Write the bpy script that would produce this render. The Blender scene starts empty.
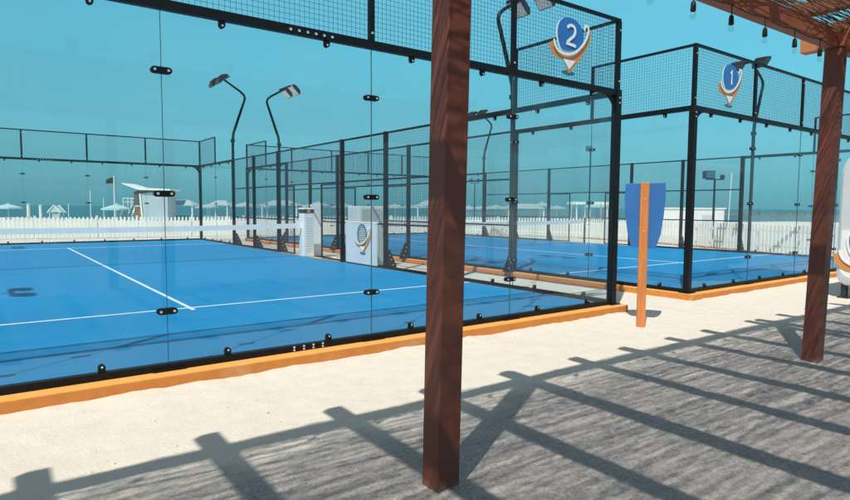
import bpy, math, random
from mathutils import Vector, Matrix, noise
random.seed(7)
S = bpy.context.scene
COL = S.collection
R_ = math.radians
PI = math.pi
noise.seed_set(3)

# ------------------------------------------------------------------ camera
F = 597.37
CAM = Vector((-7.2245, -5.2682, 1.3781))
CR = Vector((0.802896, -0.596093, 0.005534)).normalized()
CD = Vector((0.594914, 0.800650, -0.070975)).normalized()
CU = CR.cross(CD).normalized()
cd = bpy.data.cameras.new('camera')
cam = bpy.data.objects.new('camera', cd)
COL.objects.link(cam)
cd.sensor_width = 36.0
cd.lens = 36.0 * F / 850.0
cd.clip_start = 0.05
cd.clip_end = 9000
m = Matrix((CR, CU, -CD)).transposed().to_4x4()
m.translation = CAM
cam.matrix_world = m
S.camera = cam

def far(u, depth, z=-0.1):
    """a spot on the beach: bearing given by u, distance ahead given by depth"""
    h = CR * ((u - 425) / F) + CD
    p = CAM + h * depth
    return Vector((p.x, p.y, z))

# ------------------------------------------------------------------ materials
def nt(name):
    mt = bpy.data.materials.new(name)
    mt.use_nodes = True
    n = mt.node_tree
    return mt, n, n.nodes['Principled BSDF']

def coords(n, scale=(1, 1, 1), kind='Object'):
    tc = n.nodes.new('ShaderNodeTexCoord')
    mp = n.nodes.new('ShaderNodeMapping')
    mp.inputs['Scale'].default_value = scale
    n.links.new(tc.outputs[kind], mp.inputs['Vector'])
    return mp.outputs['Vector']

def tex(n, vec, scale, detail=4, rough=.55):
    t = n.nodes.new('ShaderNodeTexNoise')
    t.inputs['Scale'].default_value = scale
    t.inputs['Detail'].default_value = detail
    t.inputs['Roughness'].default_value = rough
    n.links.new(vec, t.inputs['Vector'])
    return t.outputs['Fac']

def ramp(n, fac, stops):
    r = n.nodes.new('ShaderNodeValToRGB')
    e = r.color_ramp.elements
    while len(e) < len(stops):
        e.new(.5)
    for el, (p, c) in zip(e, stops):
        el.position = p
        el.color = (c[0], c[1], c[2], 1)
    n.links.new(fac, r.inputs['Fac'])
    return r.outputs['Color']

def mixc(n, fac, a, b, mode='MIX'):
    mx = n.nodes.new('ShaderNodeMix')
    mx.data_type = 'RGBA'
    mx.blend_type = mode
    for sock, v in ((mx.inputs[0], fac), (mx.inputs[6], a), (mx.inputs[7], b)):
        if hasattr(v, 'links') or isinstance(v, bpy.types.NodeSocket):
            n.links.new(v, sock)
        elif isinstance(v, (int, float)):
            sock.default_value = v
        else:
            sock.default_value = (v[0], v[1], v[2], 1)
    return mx.outputs[2]

def bump(n, bs, height, strength=.3, dist=.01):
    b = n.nodes.new('ShaderNodeBump')
    b.inputs['Strength'].default_value = strength
    b.inputs['Distance'].default_value = dist
    n.links.new(height, b.inputs['Height'])
    n.links.new(b.outputs['Normal'], bs.inputs['Normal'])

def plain(name, c, rough=.5, metal=0, var=.15, scale=6, bmp=0, bscale=60, spec=.5, stretch=(1, 1, 1)):
    mt, n, bs = nt(name)
    v = coords(n, stretch)
    f = tex(n, v, scale)
    lo = [x * (1 - var) for x in c]
    hi = [min(1, x * (1 + var)) for x in c]
    n.links.new(ramp(n, f, [(.3, lo), (.7, hi)]), bs.inputs['Base Color'])
    bs.inputs['Roughness'].default_value = rough
    bs.inputs['Metallic'].default_value = metal
    bs.inputs['Specular IOR Level'].default_value = spec
    if bmp:
        bump(n, bs, tex(n, v, bscale), bmp, .004)
    return mt

M = {}
M['black'] = plain('black_steel', (.006, .007, .009), .5, .0, .25, 9, spec=.22)
M['wire'] = plain('galvanised_wire', (.05, .085, .12), .5, .0, .2, 3)
M['bolt'] = plain('bolt_steel', (.75, .75, .72), .3, .6, .1)
M['white'] = plain('white_paint', (.80, .81, .80), .5, 0, .06, 4)
M['fence_white'] = plain('fence_white', (.86, .87, .85), .6, 0, .08, 1.2)
M['bandw'] = plain('net_band', (.85, .86, .86), .7, 0, .04)
M['net'] = plain('net_cord', (.03, .035, .04), .8)
M['orange_post'] = plain('orange_wood', (.58, .20, .055), .6, 0, .18, 5, .3, 50, stretch=(6, 6, .5))
M['blue_sign'] = plain('blue_sign', (.03, .155, .42), .5, 0, .08, 3)
M['sign_blue'] = plain('sign_blue', (.03, .15, .45), .4, 0, .05)
M['sign_orange'] = plain('sign_orange', (.62, .25, .07), .4, 0, .06)
M['sign_white'] = plain('sign_white', (.85, .85, .84), .4, 0, .03)
M['sign_shadow'] = plain('sign_dark_blue', (.03, .14, .24), .5, 0, .05)
M['teal_dark'] = plain('dark_teal_print', (.03, .08, .11), .5, 0, .1)
M['board_white'] = plain('board_white', (.58, .63, .65), .5, 0, .05, 2)
M['lampshell'] = plain('lamp_shell', (.035, .035, .038), .45, .3, .2)
M['lens'] = plain('lamp_lens', (.74, .73, .70), .12, .2, .15, 12)
M['rubber'] = plain('rubber', (.02, .02, .02), .8)
M['silver'] = plain('silver_panel', (.60, .64, .66), .4, .1, .06, 2)
M['canvas'] = plain('canvas', (.36, .45, .46), .8, 0, .06, 1)  # pale cloth dulled towards teal: distance haze put into the colour
M['canvas_teal'] = plain('canvas_teal', (.40, .58, .58), .8, 0, .06, 1)
M['brown_wood'] = plain('brown_wood', (.22, .11, .06), .7, 0, .2, 2)
M['flag'] = plain('flag_cloth', (.02, .025, .03), .9, 0, .1)
M['tower'] = plain('tower_panel', (.40, .49, .55), .6, 0, .07, 1)
M['rock'] = plain('rock', (.16, .16, .15), .9, 0, .3, .8)
M['darkroom'] = plain('dark_cloth', (.08, .09, .09), .8)
M['cord'] = plain('cable', (.01, .01, .01), .6)

def glass(name, tint, refl=.05):
    mt = bpy.data.materials.new(name)
    mt.use_nodes = True
    n = mt.node_tree
    n.nodes.clear()
    out = n.nodes.new('ShaderNodeOutputMaterial')
    tr = n.nodes.new('ShaderNodeBsdfTransparent')
    tr.inputs['Color'].default_value = (*tint, 1)
    gl = n.nodes.new('ShaderNodeBsdfGlossy')
    gl.inputs['Roughness'].default_value = .02
    gl.inputs['Color'].default_value = (.9, .97, 1, 1)
    lw = n.nodes.new('ShaderNodeLayerWeight')
    lw.inputs['Blend'].default_value = .5
    pw = n.nodes.new('ShaderNodeMath'); pw.operation = 'POWER'; pw.inputs[1].default_value = 5
    ml = n.nodes.new('ShaderNodeMath'); ml.operation = 'MULTIPLY_ADD'
    ml.inputs[1].default_value = .55; ml.inputs[2].default_value = refl
    n.links.new(lw.outputs['Facing'], pw.inputs[0])
    n.links.new(pw.outputs[0], ml.inputs[0])
    mx = n.nodes.new('ShaderNodeMixShader')
    n.links.new(ml.outputs[0], mx.inputs[0])
    n.links.new(tr.outputs[0], mx.inputs[1])
    n.links.new(gl.outputs[0], mx.inputs[2])
    # faint film of salt and dust, thicker in smears
    df = n.nodes.new('ShaderNodeBsdfDiffuse')
    df.inputs['Color'].default_value = (.55, .62, .62, 1)
    v = coords(n, (1, 1, .25))
    f = tex(n, v, 1.6, 5, .6)
    mr = n.nodes.new('ShaderNodeMapRange')
    mr.inputs['From Min'].default_value = .42; mr.inputs['From Max'].default_value = .8
    mr.inputs['To Min'].default_value = .003; mr.inputs['To Max'].default_value = .04
    n.links.new(f, mr.inputs['Value'])
    m2 = n.nodes.new('ShaderNodeMixShader')
    n.links.new(mr.outputs[0], m2.inputs[0])
    n.links.new(mx.outputs[0], m2.inputs[1])
    n.links.new(df.outputs[0], m2.inputs[2])
    n.links.new(m2.outputs[0], out.inputs['Surface'])
    return mt
M['glass'] = glass('toughened_glass', (.955, .978, .98), .03)
M['bulbglass'] = glass('bulb_glass', (.93, .93, .92), .06)
M['edge'] = plain('glass_edge', (.03, .09, .09), .3)

def wood(name, dark, light, rough=.55):
    mt, n, bs = nt(name)
    v = coords(n, (1, 1, .06))
    g = tex(n, v, 55, 5, .65)
    v2 = coords(n, (1, 1, .4))
    g2 = tex(n, v2, 2.2, 3)
    c = ramp(n, g, [(.3, dark), (.7, light)])
    c2 = mixc(n, g2, c, [x * .86 for x in dark], 'MIX')
    kn = n.nodes.new('ShaderNodeTexVoronoi'); kn.inputs['Scale'].default_value = 1.0
    n.links.new(coords(n, (5, 5, 1.6)), kn.inputs['Vector'])
    kf = ramp(n, kn.outputs['Distance'], [(.05, (1, 1, 1)), (.12, (0, 0, 0))])
    ck = ramp(n, tex(n, coords(n, (1, 1, .02)), 90, 2, .5), [(.66, (0, 0, 0)), (.70, (1, 1, 1))])
    dk = mixc(n, 1.0, kf, ck, 'LIGHTEN')
    sp_ = n.nodes.new('ShaderNodeSeparateColor'); n.links.new(dk, sp_.inputs[0])
    mk = n.nodes.new('ShaderNodeMath'); mk.operation = 'MULTIPLY'; mk.inputs[1].default_value = .35
    n.links.new(sp_.outputs[0], mk.inputs[0])
    c2 = mixc(n, mk.outputs[0], c2, (.035, .012, .008))
    # sand rubbed into the foot of the post
    sz = n.nodes.new('ShaderNodeSeparateXYZ'); n.links.new(coords(n), sz.inputs[0])
    za = n.nodes.new('ShaderNodeMath'); za.operation = 'MULTIPLY_ADD'; za.inputs[1].default_value = -.22
    n.links.new(tex(n, coords(n), 14, 5, .7), za.inputs[0]); n.links.new(sz.outputs['Z'], za.inputs[2])
    zr = n.nodes.new('ShaderNodeMapRange')
    zr.inputs['From Min'].default_value = -.04; zr.inputs['From Max'].default_value = -.13
    zr.inputs['To Max'].default_value = .3
    n.links.new(za.outputs[0], zr.inputs['Value'])
    c2 = mixc(n, zr.outputs[0], c2, (.42, .36, .30))
    n.links.new(c2, bs.inputs['Base Color'])
    bs.inputs['Roughness'].default_value = rough
    bump(n, bs, g, .18, .003)
    return mt
M['wood'] = wood('stained_wood', (.155, .040, .023), (.180, .047, .027))
def woodx(name, dark, light):
    mt, n, bs = nt(name)
    v = coords(n, (.06, 1, 1))
    g = tex(n, v, 40, 5, .65)
    n.links.new(ramp(n, g, [(.3, dark), (.7, light)]), bs.inputs['Base Color'])
    bs.inputs['Roughness'].default_value = .6
    bump(n, bs, g, .3, .004)
    return mt
M['woodx'] = woodx('stained_beam', (.19, .055, .027), (.32, .10, .045))
M['woody'] = woodx('orange_beam', (.42, .15, .05), (.55, .22, .08))

# reeds
mt, n, bs = nt('reed')
v = coords(n, (.35, 9, 9))
g = tex(n, v, 5, 5, .7)
n.links.new(ramp(n, g, [(.2, (.055, .027, .014)), (.5, (.17, .085, .040)), (.75, (.42, .27, .13))]), bs.inputs['Base Color'])
bs.inputs['Roughness'].default_value = .75
M['reed'] = mt

# sand
mt, n, bs = nt('sand')
v = coords(n)
big = tex(n, v, .55, 4)
mid = tex(n, v, 7, 5, .6)
fine = tex(n, v, 140, 3, .7)
c = ramp(n, big, [(.3, (.70, .63, .535)), (.7, (.76, .695, .60))])
c = mixc(n, .35, c, ramp(n, mid, [(.3, (.56, .50, .41)), (.65, (.77, .70, .59))]))
c = mixc(n, .30, c, ramp(n, fine, [(.25, (.38, .33, .27)), (.6, (.74, .69, .60))]))
vor = n.nodes.new('ShaderNodeTexVoronoi'); vor.inputs['Scale'].default_value = 26
n.links.new(v, vor.inputs['Vector'])
peb = ramp(n, vor.outputs['Distance'], [(.05, (1, 1, 1)), (.11, (0, 0, 0))])
sel = ramp(n, tex(n, v, 23, 0), [(.63, (0, 0, 0)), (.66, (1, 1, 1))])
pm = mixc(n, 1.0, peb, sel, 'MULTIPLY')
sepn = n.nodes.new('ShaderNodeSeparateColor'); n.links.new(pm, sepn.inputs[0])
c = mixc(n, sepn.outputs[0], c, (.20, .17, .14))
# greyer, grittier sand towards the pergola, with a ragged boundary
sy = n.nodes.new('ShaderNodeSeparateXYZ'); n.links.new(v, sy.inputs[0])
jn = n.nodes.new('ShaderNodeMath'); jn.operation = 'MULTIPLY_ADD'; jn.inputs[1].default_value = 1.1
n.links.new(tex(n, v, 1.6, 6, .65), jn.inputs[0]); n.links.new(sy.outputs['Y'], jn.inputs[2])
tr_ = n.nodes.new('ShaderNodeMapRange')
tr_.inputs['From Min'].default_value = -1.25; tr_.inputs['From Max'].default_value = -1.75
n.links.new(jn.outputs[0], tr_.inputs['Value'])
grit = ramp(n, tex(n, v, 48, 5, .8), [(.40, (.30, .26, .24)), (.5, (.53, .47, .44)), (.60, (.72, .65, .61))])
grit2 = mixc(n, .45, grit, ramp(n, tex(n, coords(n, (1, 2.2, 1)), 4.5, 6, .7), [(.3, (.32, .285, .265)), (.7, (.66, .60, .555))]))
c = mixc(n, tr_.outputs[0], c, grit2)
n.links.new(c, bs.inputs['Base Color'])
bs.inputs['Roughness'].default_value = .95
bs.inputs['Specular IOR Level'].default_value = .15
add = n.nodes.new('ShaderNodeMath'); add.operation = 'MULTIPLY_ADD'
add.inputs[1].default_value = .55
n.links.new(fine, add.inputs[0]); n.links.new(tex(n, v, 42, 4, .6), add.inputs[2])
ad2 = n.nodes.new('ShaderNodeMath'); ad2.operation = 'MULTIPLY'
n.links.new(tr_.outputs[0], ad2.inputs[0]); n.links.new(tex(n, v, 48, 5, .8), ad2.inputs[1])
ad3 = n.nodes.new('ShaderNodeMath'); ad3.operation = 'MULTIPLY_ADD'; ad3.inputs[1].default_value = 8.0
n.links.new(ad2.outputs[0], ad3.inputs[0]); n.links.new(add.outputs[0], ad3.inputs[2])
bump(n, bs, ad3.outputs[0], .55, .012)
M['sand'] = mt

# turf
mt, n, bs = nt('blue_turf')
v = coords(n)
st = coords(n, (.10, 1.2, 1))
a = tex(n, st, 5, 5, .65)
b = tex(n, v, 260, 2)
k = tex(n, v, .35, 3)
c = ramp(n, k, [(.3, (.004, .195, .415)), (.7, (.007, .240, .49))])
c = mixc(n, .3, c, ramp(n, b, [(.3, (.003, .11, .29)), (.7, (.012, .30, .62))]))
dust = ramp(n, a, [(.56, (0, 0, 0)), (.80, (1, 1, 1))])
sp = n.nodes.new('ShaderNodeSeparateColor'); n.links.new(dust, sp.inputs[0])
mu = n.nodes.new('ShaderNodeMath'); mu.operation = 'MULTIPLY'; mu.inputs[1].default_value = .22
n.links.new(sp.outputs[0], mu.inputs[0])
c = mixc(n, mu.outputs[0], c, (.14, .42, .60))
sm_ = ramp(n, tex(n, coords(n, (.5, .9, 1)), 1.1, 7, .7), [(.60, (0, 0, 0)), (.78, (1, 1, 1))])
s3 = n.nodes.new('ShaderNodeSeparateColor'); n.links.new(sm_, s3.inputs[0])
m3 = n.nodes.new('ShaderNodeMath'); m3.operation = 'MULTIPLY'; m3.inputs[1].default_value = .20
n.links.new(s3.outputs[0], m3.inputs[0])
c = mixc(n, m3.outputs[0], c, (.34, .42, .44))
wv = n.nodes.new('ShaderNodeTexWave'); wv.bands_direction = 'Y'; wv.inputs['Scale'].default_value = .157
wv.inputs['Distortion'].default_value = .02
n.links.new(v, wv.inputs['Vector'])
s4 = n.nodes.new('ShaderNodeMapRange'); s4.inputs['From Min'].default_value = .9993; s4.inputs['From Max'].default_value = 1.0
s4.inputs['To Max'].default_value = .35
n.links.new(wv.outputs['Fac'], s4.inputs['Value'])
c = mixc(n, s4.outputs[0], c, (.004, .10, .24))
n.links.new(c, bs.inputs['Base Color'])
bs.inputs['Roughness'].default_value = .9
bs.inputs['Specular IOR Level'].default_value = .2
bump(n, bs, b, .4, .004)
M['turf'] = mt
M['line'] = plain('line_paint', (.62, .72, .78), .8, 0, .16, 30)

# kerb
mt, n, bs = nt('orange_kerb')
v = coords(n)
a = tex(n, v, 9, 5, .65)
c = ramp(n, a, [(.3, (.58, .19, .032)), (.7, (.67, .245, .045))])
c = mixc(n, .14, c, ramp(n, tex(n, v, 70, 3), [(.3, (.36, .15, .05)), (.7, (.70, .32, .13))]))
# dusting of blown sand in patches
d = ramp(n, tex(n, v, 3.2, 6, .7), [(.55, (0, 0, 0)), (.75, (1, 1, 1))])
sp = n.nodes.new('ShaderNodeSeparateColor'); n.links.new(d, sp.inputs[0])
mu = n.nodes.new('ShaderNodeMath'); mu.operation = 'MULTIPLY'; mu.inputs[1].default_value = .28
n.links.new(sp.outputs[0], mu.inputs[0])
c = mixc(n, mu.outputs[0], c, (.66, .52, .34))
# flat top painted lighter than the sides: sun's lift plus a sandy tint
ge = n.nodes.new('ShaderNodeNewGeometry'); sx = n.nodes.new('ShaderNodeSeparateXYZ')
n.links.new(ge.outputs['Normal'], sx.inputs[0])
top_lift = ramp(n, sx.outputs['Z'], [(.6, (0, 0, 0)), (.9, (.5, .5, .5))])
sp2 = n.nodes.new('ShaderNodeSeparateColor'); n.links.new(top_lift, sp2.inputs[0])
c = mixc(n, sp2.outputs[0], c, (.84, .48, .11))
n.links.new(c, bs.inputs['Base Color'])
bs.inputs['Roughness'].default_value = .85
bump(n, bs, a, .4, .01)
M['kerb'] = mt

# sea
mt, n, bs = nt('sea_water')
v = coords(n, (1, 1, 1))
w = tex(n, v, .35, 6, .6)
n.links.new(ramp(n, tex(n, coords(n, (.02, .02, 1)), 1.0, 3), [(.3, (.010, .085, .115)), (.7, (.018, .125, .155))]), bs.inputs['Base Color'])
bs.inputs['Roughness'].default_value = .32
bump(n, bs, w, 1.0, 1.2)
M['sea'] = mt

# ------------------------------------------------------------------ mesh builder
class MB:
    def __init__(s):
        s.v = []; s.f = []
    def box(s, x0, x1, y0, y1, z0, z1):
        b = len(s.v)
        s.v += [(x, y, z) for z in (z0, z1) for x, y in ((x0, y0), (x1, y0), (x1, y1), (x0, y1))]
        s.f += [(b, b+3, b+2, b+1), (b+4, b+5, b+6, b+7), (b, b+1, b+5, b+4), (b+1, b+2, b+6, b+5), (b+2, b+3, b+7, b+6), (b+3, b, b+4, b+7)]
        return s
    def bar(s, p, q, w, h, up=(0, 0, 1)):
        p = Vector(p); q = Vector(q)
        d = (q - p).normalized()
        a = d.cross(Vector(up))
        if a.length < 1e-4: a = d.cross(Vector((1, 0, 0)))
        a.normalize(); c = a.cross(d).normalized()
        b = len(s.v)
        for e in (p, q):
            for i, j in ((-1, -1), (1, -1), (1, 1), (-1, 1)):
                s.v.append(tuple(e + a*(i*w/2) + c*(j*h/2)))
        s.f += [(b, b+1, b+2, b+3), (b+7, b+6, b+5, b+4), (b, b+4, b+5, b+1), (b+1, b+5, b+6, b+2), (b+2, b+6, b+7, b+3), (b+3, b+7, b+4, b)]
        return s
    def tube(s, pts, r, n=8, caps=True):
        pts = [Vector(p) for p in pts]
        rs = r if isinstance(r, (list, tuple)) else [r]*len(pts)
        rings = []
        ref = None
        for i, p in enumerate(pts):
            d = (pts[min(i+1, len(pts)-1)] - pts[max(i-1, 0)]).normalized()
            if ref is None:
                ref = Vector((1, 0, 0)) if abs(d.x) < .9 else Vector((0, 1, 0))
            a = (ref - d*ref.dot(d)).normalized(); ref = a
            c = d.cross(a)
            b = len(s.v)
            for k in range(n):
                t = 2*PI*k/n
                s.v.append(tuple(p + (a*math.cos(t) + c*math.sin(t))*rs[i]))
            rings.append(b)
        for x, y in zip(rings, rings[1:]):
            for k in range(n):
                s.f.append((x+k, x+(k+1) % n, y+(k+1) % n, y+k))
        if caps:
            s.f.append(tuple(rings[0]+k for k in range(n))[::-1])
            s.f.append(tuple(rings[-1]+k for k in range(n)))
        return s
    def lathe(s, prof, n=16, c=(0, 0, 0)):
        b0 = len(s.v)
        for r, z in prof:
            for k in range(n):
                t = 2*PI*k/n
                s.v.append((c[0]+r*math.cos(t), c[1]+r*math.sin(t), c[2]+z))
        for i in range(len(prof)-1):
            for k in range(n):
                a = b0+i*n
                s.f.append((a+k, a+(k+1) % n, a+n+(k+1) % n, a+n+k))
        return s
    def prism(s, poly, o, ax, ay, th):
        """poly in the plane spanned by ax, ay at o, extruded th along ax x ay (centred)"""
        o = Vector(o); ax = Vector(ax); ay = Vector(ay); nn = ax.cross(ay).normalized()
        b = len(s.v); k = len(poly)
        for sgn in (-.5, .5):
            for (x, y) in poly:
                s.v.append(tuple(o + ax*x + ay*y + nn*(sgn*th)))
        s.f.append(tuple(range(b, b+k))[::-1]); s.f.append(tuple(range(b+k, b+2*k)))
        for i in range(k):
            j = (i+1) % k
            s.f.append((b+i, b+j, b+k+j, b+k+i))
        return s
    def build(s, name, mat, parent=None, smooth=False, bevel=0):
        me = bpy.data.meshes.new(name)
        me.from_pydata(s.v, [], s.f)
        me.update()
        me.materials.append(mat)
        if smooth:
            for p in me.polygons: p.use_smooth = True
        o = bpy.data.objects.new(name, me)
        COL.objects.link(o)
        if parent is not None: o.parent = parent
        if bevel:
            b = o.modifiers.new('bevel', 'BEVEL'); b.width = bevel; b.segments = 2; b.limit_method = 'ANGLE'
        return o

def tag(o, label=None, cat=None, group=None, kind=None):
    if label: o['label'] = label
    if cat: o['category'] = cat
    if group: o['group'] = group
    if kind: o['kind'] = kind
    return o
def empty(name, loc, rz=0):
    o = bpy.data.objects.new(name, None)
    o.empty_display_size = .2
    COL.objects.link(o); o.location = loc; o.rotation_euler = (0, 0, rz)
    return o
KIDS = {}
def copy_tree(o, parent=None):
    c = o.copy(); COL.objects.link(c)
    if parent is not None: c.parent = parent
    for ch in list(o.children): copy_tree(ch, c)
    return c
def struct(o): return tag(o, kind='structure')

# ------------------------------------------------------------------ ground: one sheet, dense near the camera
def axis(dense0, dense1, step, lo, hi):
    a = []
    x = dense0
    while x < dense1 + 1e-6: a.append(x); x += step
    g = step; x = dense1
    while x < hi: g *= 1.35; x += g; a.append(min(x, hi))
    g = step; x = dense0; pre = []
    while x > lo: g *= 1.35; x -= g; pre.append(max(x, lo))
    return pre[::-1] + a
SHORE = 84.0
hd = Vector((CD.x, CD.y, 0)).normalized()
def gz(x, y):
    z = -0.1
    depth = (x-CAM.x)*hd.x + (y-CAM.y)*hd.y
    if depth > SHORE-8: z -= min(2.0, (depth-(SHORE-8))*.05)
    # trodden sand
    near = max(0, min(1, 1-(y+.1)/.6)) if y > -.1 else 1
    amp = .005 + .004*max(0, min(1, (-1.5-y)/.9))
    q = Vector((x*3.1, y*3.8, 0))
    h = noise.fractal(q, 1.0, 2.0, 4)*amp
    q2 = Vector((x*7.5, y*9.5, 4.2))
    h += (abs(noise.noise(q2))*-1)*amp*.8 + noise.noise(Vector((x*19, y*21, 1.2)))*amp*.5
    for px_ in (-9.88, -5.30, -.715):
        r2 = (x-px_)**2+(y+2.9)**2
        if r2 < .25: h += (.022+.014*noise.noise(Vector((x*9, y*9, 3))))*math.exp(-r2/.016)
    if -11.5 < x < 13.5 and y < 21.5:
        # drift that climbs the foot of the kerb unevenly
        if -1.0 < y < -.12:
            t = (y+1.0)/.85
            h = h*(1-.5*t) + .018*t*t*(.6+1.3*noise.noise(Vector((x*2.3, 0, 9))) + .5*noise.noise(Vector((x*9, 0, 5))))
        if y > -.15: h = min(h, .01)
    return z + h
xs = axis(-9.5, 6.0, .032, -3500, 3500)
ys = axis(-5.6, -.05, .032, -60, 6000)
gm = MB()
nx = len(xs)
for y in ys:
    for x in xs:
        gm.v.append((x, y, gz(x, y)))
for j in range(len(ys)-1):
    for i in range(nx-1):
        a = j*nx+i
        gm.f.append((a, a+1, a+nx+1, a+nx))
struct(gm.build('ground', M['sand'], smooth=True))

# sea: sheet from the shore line to the horizon
sd = Vector((hd.y, -hd.x, 0))
sb = Vector((CAM.x, CAM.y, -.46)) + hd*(SHORE-4)
sm = MB()
for d_, w_ in ((0, 900), (60, 1200), (400, 2500), (7000, 9000)):
    for s_ in (-1, 1):
        p = sb + hd*d_ + sd*(s_*w_)
        sm.v.append(tuple(p))
for k in range(3): sm.f.append((2*k, 2*k+1, 2*k+3, 2*k+2))
struct(sm.build('sea', M['sea']))

lb = MB(); lr = random.Random(21)
for k in range(420):
    x = lr.uniform(-8.5, 5); y = lr.uniform(-4.9, -.25)
    s_ = lr.uniform(.003, .009)*(1.6 if lr.random() < .06 else 1)
    z = gz(x, y)+.001; i0 = len(lb.v)
    for dx, dy in ((-1, -.7), (.9, -.8), (1, .8), (-.8, 1)): lb.v.append((x+dx*s_, y+dy*s_*lr.uniform(.6, 1.2), z-.004))
    lb.v.append((x+lr.uniform(-.3, .3)*s_, y, z+s_*.8))
    lb.f += [(i0, i0+1, i0+4), (i0+1, i0+2, i0+4), (i0+2, i0+3, i0+4), (i0+3, i0, i0+4)]
cb = MB()
for k in range(16000):
    x = lr.uniform(-8.6, 4.5); y = -1.75-3.3*lr.random()**1.5
    if y < -1.9 or lr.random() < .5:
        s_ = lr.uniform(.004, .010)*(1.7 if lr.random() < .08 else 1)
        z = gz(x, y); i0 = len(cb.v)
        for dx, dy in ((-1, -.7), (.9, -.8), (1, .8), (-.8, 1)): cb.v.append((x+dx*s_*lr.uniform(.7, 1.2), y+dy*s_*lr.uniform(.6, 1.2), z-.004))
        cb.v.append((x+lr.uniform(-.4, .4)*s_, y+lr.uniform(-.4, .4)*s_, z+s_*lr.uniform(.5, 1.0)))
        cb.f += [(i0, i0+1, i0+4), (i0+1, i0+2, i0+4), (i0+2, i0+3, i0+4), (i0+3, i0, i0+4)]
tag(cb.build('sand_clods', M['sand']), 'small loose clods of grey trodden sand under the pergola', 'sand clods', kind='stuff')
M['grain'] = plain('shell_grit', (.36, .31, .25), .9, 0, .5, 9)
tag(lb.build('shell_grit', M['grain']), 'tiny shell bits and pebbles strewn over the open sand', 'pebbles', kind='stuff')
# ------------------------------------------------------------------ court floors
X1 = 2.12
for i, x0 in enumerate((-10.0, X1)):
    x1 = x0 + (10 if i == 0 else 9.95)
    kb = MB().box(x0-.19, x1+.19, -.19, 20.19, -.35, 0.0)
    o = struct(kb.build('kerb', M['kerb'], bevel=.012))
    fl = MB().box(x0+.02, x1-.02, .02, 19.98, -.02, .006)
    struct(fl.build('court_floor', M['turf']))
    ln = MB(); cx = (x0+x1)/2; zt = .006
    ln.box(x0+.02, x1-.02, 3.03, 3.08, zt-.002, zt+.004)
    ln.box(x0+.02, x1-.02, 16.92, 16.97, zt-.002, zt+.004)
    ln.box(cx-.025, cx+.025, 2.86, 3.028, zt-.002, zt+.004)
    ln.box(cx-.025, cx+.025, 3.082, 16.918, zt-.002, zt+.004)
    ln.box(cx-.025, cx+.025, 16.972, 17.14, zt-.002, zt+.004)
    struct(ln.build('court_lines', M['line']))

# ------------------------------------------------------------------ enclosure parts
def wires(u0, u1, z0, z1, sp=.05, t=.0029):
    b = MB()
    nu = max(1, round((u1-u0)/sp)); nz = max(1, round((z1-z0)/sp))
    for i in range(1, nu):
        u = u0+(u1-u0)*i/nu
        b.box(u-t/2, u+t/2, -t, 0, z0, z1)
    for j in range(1, nz):
        z = z0+(z1-z0)*j/nz
        b.box(u0, u1, 0, t, z-t/2, z+t/2)
    return b
def pane(root, u0, u1, z0, z1):
    b = MB().box(u0+.004, u1-.004, -.006, .006, z0, z1)
    return b.build('glass_pane', M['glass'], root)
def clampbar(root, u, z, horizontal=True):
    L, h = .082, .026
    poly = []
    for k in range(7):
        t = -PI/2+PI*k/6; poly.append((L-h+h*math.cos(t), h*math.sin(t)))
    for k in range(7):
        t = PI/2+PI*k/6; poly.append((-L+h+h*math.cos(t), h*math.sin(t)))
    b = MB()
    for y in (-.016, .016):
        b.prism(poly, (u, y, z), (1, 0, 0), (0, 0, 1), .018)
    c = b.build('clamp', M['black'], root)
    for s_ in (-1, 1):
        pr = [(.011*math.cos(2*PI*k/10), .011*math.sin(2*PI*k/10)) for k in range(10)]
        MB().prism(pr, (u+s_*.053, 0, z), (1, 0, 0), (0, 0, 1), .062).build('clamp_bolt', M['bolt'], c)
def tab(root, u, z, up=1):
    h = .04
    poly = [(-.026, 0), (.026, 0)] + [(.026*math.cos(t), up*(h)+up*.026*math.sin(t)) for t in [PI*k/6 for k in range(7)]]
    if up < 0: poly = poly[::-1]
    b = MB()
    for y in (-.014, .014):
        b.prism(poly, (u, y, z), (1, 0, 0), (0, 0, 1), .014)
    c = b.build('glass_bracket', M['black'], root)
    pr = [(.009*math.cos(2*PI*k/8), .009*math.sin(2*PI*k/8)) for k in range(8)]
    MB().prism(pr, (u, 0, z+up*.045), (1, 0, 0), (0, 0, 1), .048).build('bracket_bolt', M['bolt'], c)

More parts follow.
